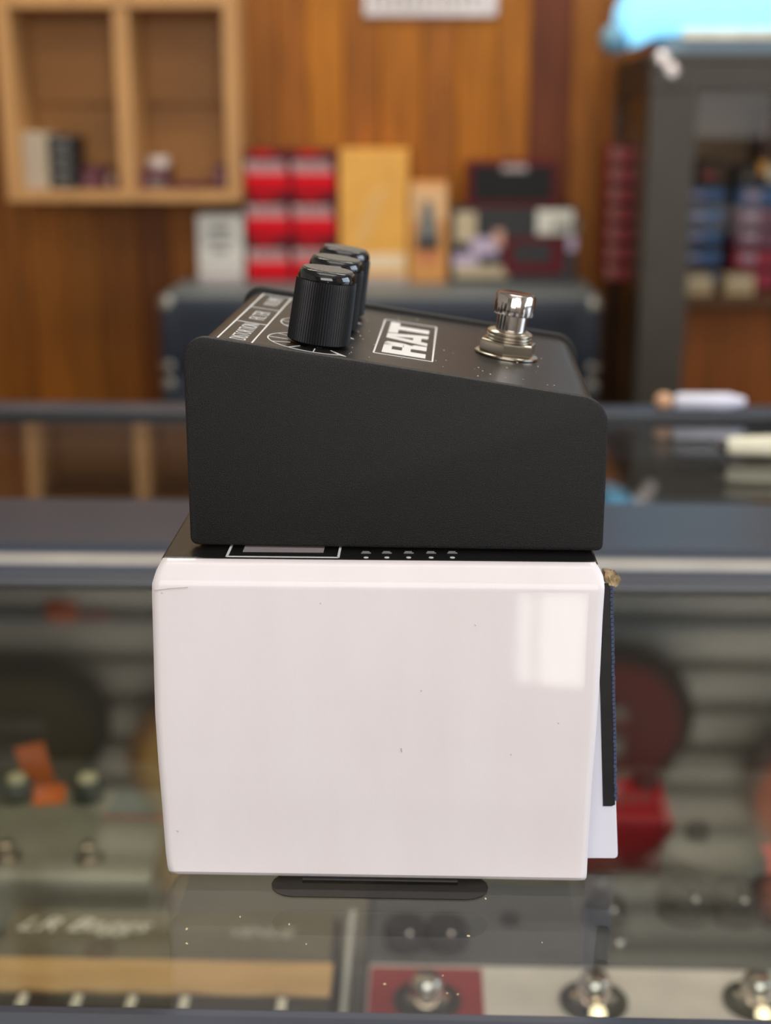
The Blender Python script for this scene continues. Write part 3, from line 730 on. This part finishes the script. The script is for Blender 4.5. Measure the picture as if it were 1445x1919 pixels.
carton('small_carton', 'low plum carton right of the black pile in the left cubby', 'box', 152, 196, 312, floor_z, 2.12, .05, mar2, [('pale_mark', .1, .5, .2, .6, mat('mauve_print', (130, 84, 92), .5))])
carton('small_carton', 'small pale mauve box at the right end of the left cubby', 'box', 198, 214, 325, floor_z, 2.115, .05, mat('mauve_print', (130, 84, 92), .5), [('mark', .2, .8, .4, .8, crm)])
tc_ = carton('small_carton', 'plum carton at the left of the right cubby, under the white ball', 'box', 250, 312, 316, floor_z, 2.12, .05, mar2, [('silver_mark', .5, .9, .15, .5, ink)])
ztc = at(250, 316, 2.12).z
q = at(296, 306, 2.14)
wb = thing('tape_roll', 'white tape roll resting on the plum carton in the right cubby', 'tape', (q.x, 2.145, ztc+.0003))
obj('roll', lathe(new(), [(.015, 0), (.0165, .002), (.0165, .014), (.015, .016)], 28), mat('tape_white', (206, 192, 180), .5), wb, smooth=True)
obj('core', lathe(new(), [(.007, .0158), (.007, .0165)], 20), dkc, wb)
carton('small_carton', 'long flat plum carton on the floor of the right cubby', 'box', 316, 396, 343, floor_z, 2.12, .05, mar2, [('stripe', .05, .95, .3, .6, marn)])
carton('small_carton', 'upright plum carton at the right end of the right cubby', 'box', 400, 422, 308, floor_z, 2.12, .05, mar2, [('stripe', .2, .8, .2, .8, mat('mauve_print', (130, 84, 92), .5))])

# ------------------------------------------------------------------ white sign at the top of the wood wall
sg0, sg1 = at(682, 10, 2.19), at(932, 10, 2.19); szb = at(800, 30, 2.19).z
sg = thing('wall_sign', 'white sign with dark lettering high on the wood wall, cut by the top edge', 'sign', ((sg0.x+sg1.x)/2, 2.199, szb))
sgw = (sg1.x-sg0.x)/2
obj('board', box(new(), -sgw, sgw, -.006, 0, 0, .10, bev=.001), mat('sign_white', (214, 206, 204), .5), sg)
bm = new(); random.seed(5)
x = -sgw+.012
while x < sgw-.012:
    w = random.uniform(.006, .011); box(bm, x, x+w*.5, -.0068, -.0061, .012, .040); box(bm, x, x+w, -.0068, -.0061, .032, .040); x += w+.005
obj('lettering', bm, mat('sign_grey', (150, 138, 130), .5), sg)

# ------------------------------------------------------------------ grey metal display cabinet, right
KY = 1.85
kx0 = at(1207, 400, KY).x; kx1 = kx0+.62; ktz = at(1300, 100, KY).z
kc = thing('metal_cabinet', 'tall dark grey metal cabinet with glass door and side, right of the amplifier', 'cabinet', (kx0, KY, FLOOR))
cg = mat('cabinet_grey_paint', (58, 51, 40), .5, var=.06, metal=.1); cgd = mat('cabinet_dark_paint', (46, 43, 36), .5)
kH = ktz-FLOOR; kd = FAR-KY-.001; PWd = .060; kw = kx1-kx0
zi = lambda px, py, Y: at(px, py, Y).z-FLOOR
obj('top_panel', box(new(), 0, kw, 0, kd, kH-.01, kH, bev=.002), cg, kc)
obj('base_panel', box(new(), 0, kw, 0, kd, 0, .08, bev=.002), cg, kc)
ztr = zi(1350, 172, KY)
obj('top_rail', box(new(), 0, kw, 0, .02, ztr, kH-.0102, bev=.002), cg, kc)
for x in (0, kw-PWd): obj('front_post', box(new(), x, x+PWd, 0, .02, .08, ztr-.0002, bev=.002), cg, kc)
for y in (.0202, kd-.02): obj('side_post', box(new(), 0, .014, y, y+.02, .08, kH-.0102, bev=.001), cgd, kc)
obj('side_rail', box(new(), 0, .014, .04, kd-.02, kH-.05, kH-.0102, bev=.001), cgd, kc)
obj('right_panel', box(new(), kw-.01, kw, .0202, kd, .08, kH-.0102), cgd, kc)
obj('back_panel', box(new(), .0145, kw-.0105, kd-.008, kd, .08, kH-.0102), mat('cabinet_back_board', (150, 124, 98), .6), kc)
cgl = glass_mat('cabinet_glass', (.9, .88, .84), .012, .5)
obj('side_glass', box(new(), .004, .007, .0405, kd-.0205, .08, kH-.0505), cgl, kc)
obj('door_glass', box(new(), PWd, kw-PWd, .008, .012, .08, ztr), cgl, kc)
shz = zi(1330, 552, KY+.06)
obj('shelf_board', box(new(), .015, kw-.011, .022, kd-.009, shz-.012, shz, bev=.001), mat('shelf_brown', (92, 62, 38), .5), kc)
obj('shelf_board', box(new(), .015, kw-.011, .022, kd-.009, shz-.332, shz-.32, bev=.001), mat('shelf_brown', (92, 62, 38), .5), kc)
obj('lower_board', box(new(), .0205, kw-.0115, .10, .115, shz-.319, shz-.0125), mat('cabinet_lower_wood', (168, 96, 40), .5, var=.3, vscale=8, stretch=(8, 8, .5)), kc)
for px, py in ((1241, 110), (1258, 133)):
    q = at(px, py, KY)
    bm = new(); lathe(bm, [(.009, 0), (.009, .003), (.005, .006)], 20, Matrix.Translation((q.x-kx0, -.0002, q.z-FLOOR)) @ Matrix.Rotation(pi/2, 4, 'X'))
    obj('door_bolt', bm, mat('bolt_steel', (206, 196, 192), .3, metal=.5), kc, smooth=True)
SZ = shz+FLOOR+.0002
ordn = ['bottom', 'second', 'third', 'fourth', 'fifth', 'sixth', 'top']
redp = mat('rose_carton', (150, 44, 50), .5)
def stack(n, px0, px1, py_t, Y, dep, cols, lab, grp, prints, zbase=SZ, dx=0):
    zt_ = at(px0, py_t, Y).z; h = (zt_-zbase)/n
    for i in range(n):
        nm = 'top' if i == n-1 else ordn[i]
        carton('cabinet_carton', lab % nm, 'box', px0, px1, py_t, zbase+h*i, Y, dep, cols[i % len(cols)], prints, group=grp, z1=zbase+h*(i+1)-.0015, bev=.001)
stack(7, 1146, 1196, 268, 2.07, .09, [redp], 'small red carton, %s one of the stack seen through the cabinet side glass', 'red cartons in the grey cabinet', [('pale_end', .0, .35, .2, .8, mat('rose_pale', (150, 96, 84), .5)), ('gap_shade_band', 0, 1, .80, 1, mat('gap_shade', (56, 30, 26), .6))])  # dark bands paint in the shaded gaps between the stacked cartons
stack(1, 1284, 1338, 516, KY+.05, .05, [crm], 'cream carton at the foot of the blue stack in the grey cabinet%.0s', 'cream cartons in the grey cabinet', [('band', .1, .9, .7, .9, paperw)])
stack(1, 1360, 1416, 516, KY+.05, .05, [crm], 'cream carton at the foot of the pink and blue stack in the grey cabinet%.0s', 'cream cartons in the grey cabinet', [('band', .1, .9, .7, .9, paperw)])
nav = mat('navy_carton', (46, 50, 78), .5)
stack(5, 1282, 1362, 345, KY+.13, .10, [nav], 'blue carton, %s one of the left blue stack in the grey cabinet', 'blue cartons in the grey cabinet', [('blue_label', .15, .95, .3, .8, blu), ('pale_text', .1, .5, .45, .6, lil), ('gap_shade_band', 0, 1, .84, 1, dk)])  # gap shade painted along each carton top here too
stack(5, 1384, 1470, 345, KY+.13, .10, [mat('crimson_carton', (170, 44, 76), .5), mat('crimson_carton', (170, 44, 76), .5), mat('pink_blue_carton', (130, 80, 110), .5), mat('pink_blue_carton', (130, 80, 110), .5), mat('sky_blue_carton', (60, 104, 164), .5)],
      'pink or blue carton, %s one of the right stack in the grey cabinet', 'pink and blue cartons in the grey cabinet', [('pale_text', .15, .5, .3, .7, lil), ('gap_shade_band', 0, 1, .86, 1, dk)])  # same painted shade between these cartons
zst = at(1300, 345, KY+.13).z+.0002
carton('cabinet_carton', 'dark brown carton on top of the left blue stack', 'box', 1310, 1362, 300, zst, KY+.14, .07, mat('dark_brown_carton', (58, 34, 22), .6), [('mark', .2, .6, .2, .5, redp)])
carton('cabinet_carton', 'black carton on top of the right stack in the grey cabinet', 'box', 1386, 1425, 312, zst, KY+.14, .07, dk, [('mark', .2, .6, .2, .5, ink)])
carton('cabinet_carton', 'brown and yellow carton at the right edge, on top of the right stack', 'box', 1430, 1490, 190, zst, KY+.14, .07, mat('umber_carton', (66, 36, 22), .6), [('yellow_mark', .0, .3, .12, .28, yel), ('white_mark', .3, .7, .02, .22, paperw)])
# glowing blue light box on the cabinet
glow = mat('blue_diffuser', (132, 208, 246), .4, emit=1.15, var=.02)
lx0, lx1 = at(1166, 40, KY+.03).x, at(1480, 40, KY+.03).x; lz1 = at(1300, -25, KY+.03).z
lb = thing('light_box', 'glowing pale blue rounded light box lying on top of the grey cabinet', 'lamp', (lx0, KY+.03, ktz+.0002))
hh = lz1-ktz
pts = []
for i in range(13): t = pi/2+pi*i/12; pts.append((.024+cos(t)*.024, hh*.5+.006+sin(t)*(hh*.5-.004)))
pts += [(.045, .022), (lx1-lx0, .022), (lx1-lx0, hh)]
bm = prism(new(), pts, 0, .10, Matrix(((1, 0, 0, 0), (0, 0, 1, 0), (0, 1, 0, 0), (0, 0, 0, 1))), bev=.004)
obj('diffuser', bm, glow, lb, smooth=True)
obj('foot', box(new(), .055, lx1-lx0, .005, .095, 0, .0218, bev=.002), mat('light_box_base', (120, 140, 150), .5), lb)
obj('cream_strip', box(new(), .075, lx1-lx0, -.004, .004, .018, .030, bev=.001), mat('ivory_strip', (226, 220, 196), .4), lb)
obj('blue_end', sphere(new(), (-.004, .03, .019), .019, (1, 1, 1)), mat('pale_blue_plastic', (120, 168, 190), .4), lb, smooth=True)

# ------------------------------------------------------------------ guitars hanging on the slatwall above the frame (seen mirrored in the glass)
def guitar(label, x, zbot, body_m, edge_m, s=1.0):
    g = thing('hanging_guitar', label, 'guitar', (x, FAR-.075, zbot), group='guitars hanging on the slat wall')
    prof = [(0, 0), (.08, .004), (.13, .035), (.160, .09), (.162, .14), (.140, .19), (.112, .235), (.110, .27), (.128, .31), (.130, .35), (.105, .385), (.06, .398), (.03, .38)]
    pl = [(a*s, b*s) for a, b in prof]; poly = pl+[(-a, b) for a, b in pl[::-1] if a > 0]
    # smooth with Chaikin
    for _ in range(2):
        q = []
        for i in range(len(poly)):
            a, b = Vector(poly[i]), Vector(poly[(i+1) % len(poly)]); q += [tuple(a*.75+b*.25), tuple(a*.25+b*.75)]
        poly = q
    MZ = Matrix(((1, 0, 0, 0), (0, 0, 1, 0), (0, 1, 0, 0), (0, 0, 0, 1)))
    obj('body', prism(new(), poly, -.022, .022, MZ, bev=.004), edge_m, g, smooth=True)
    inner = [(a*.86, (b-.2*s)*.88+.2*s) for a, b in poly]
    obj('face', prism(new(), inner, -.0236, -.0222, MZ), body_m, g)
    obj('neck', box(new(), -.024, .024, -.034, -.0238, .30*s, .76*s, bev=.003), mat('neck_wood', (70, 44, 28), .5), g)
    obj('headstock', box(new(), -.035, .035, -.034, -.020, .762*s, .90*s, bev=.006), edge_m, g)
    for y in (.12, .19): obj('pickup', box(new(), -.042, .042, -.030, -.0238, (y+.03)*s, (y+.065)*s, bev=.003), mat('pickup_nickel', (150, 148, 140), .3, metal=.8), g)
    obj('bridge', box(new(), -.045, .045, -.031, -.0238, .10*s, .115*s, bev=.002), mat('pickup_nickel', (150, 148, 140), .3, metal=.8), g)
    obj('hanger', box(new(), -.012, .012, -.018, .068, .775*s, .80*s, bev=.002), mat('hanger_black', (24, 24, 24), .5), g)
    return g
guitar('dark red electric guitar with near-black edges hung on the slat wall', .275, .60, mat('cherry_lacquer', (104, 4, 10), .5, spec=.2), mat('dark_brown_lacquer', (34, 12, 10), .5, spec=.2), .95)
guitar('olive and black sunburst guitar hung at the left of the slat wall', -.665, .64, mat('olive_lacquer', (58, 52, 14), .5, spec=.2), mat('black_lacquer', (14, 14, 10), .5, spec=.2), .9)
guitar('orange-brown guitar hung above the grey cabinet', .66, .74, mat('orange_lacquer', (206, 84, 20), .3, coat=.5), mat('umber_lacquer', (90, 40, 16), .3, coat=.5), .9)
guitar('gold-topped guitar hung above the cubby shelf', -.335, .69, mat('gold_lacquer', (202, 158, 74), .3, coat=.4), mat('tan_lacquer', (150, 104, 54), .3, coat=.4), .95)
for i, (x, z, w, lb_) in enumerate(((-.602, .560, .026, 'bright orange price tag hung below the olive guitar'), (-.545, .575, .018, 'small dull orange price tag right of the bright one'))):
    t = thing('price_tag', lb_, 'price card', (x, FAR-.012, z), group='orange price tags on the slat wall')
    obj('card', box(new(), -w, w, -.001, 0, 0, .032 if i == 0 else .014), om if i == 0 else mat('dull_orange_card', (160, 84, 60), .6), t)
    obj('hook', box(new(), -.002, .002, 0, .0055, .01, .014), chrome, t)
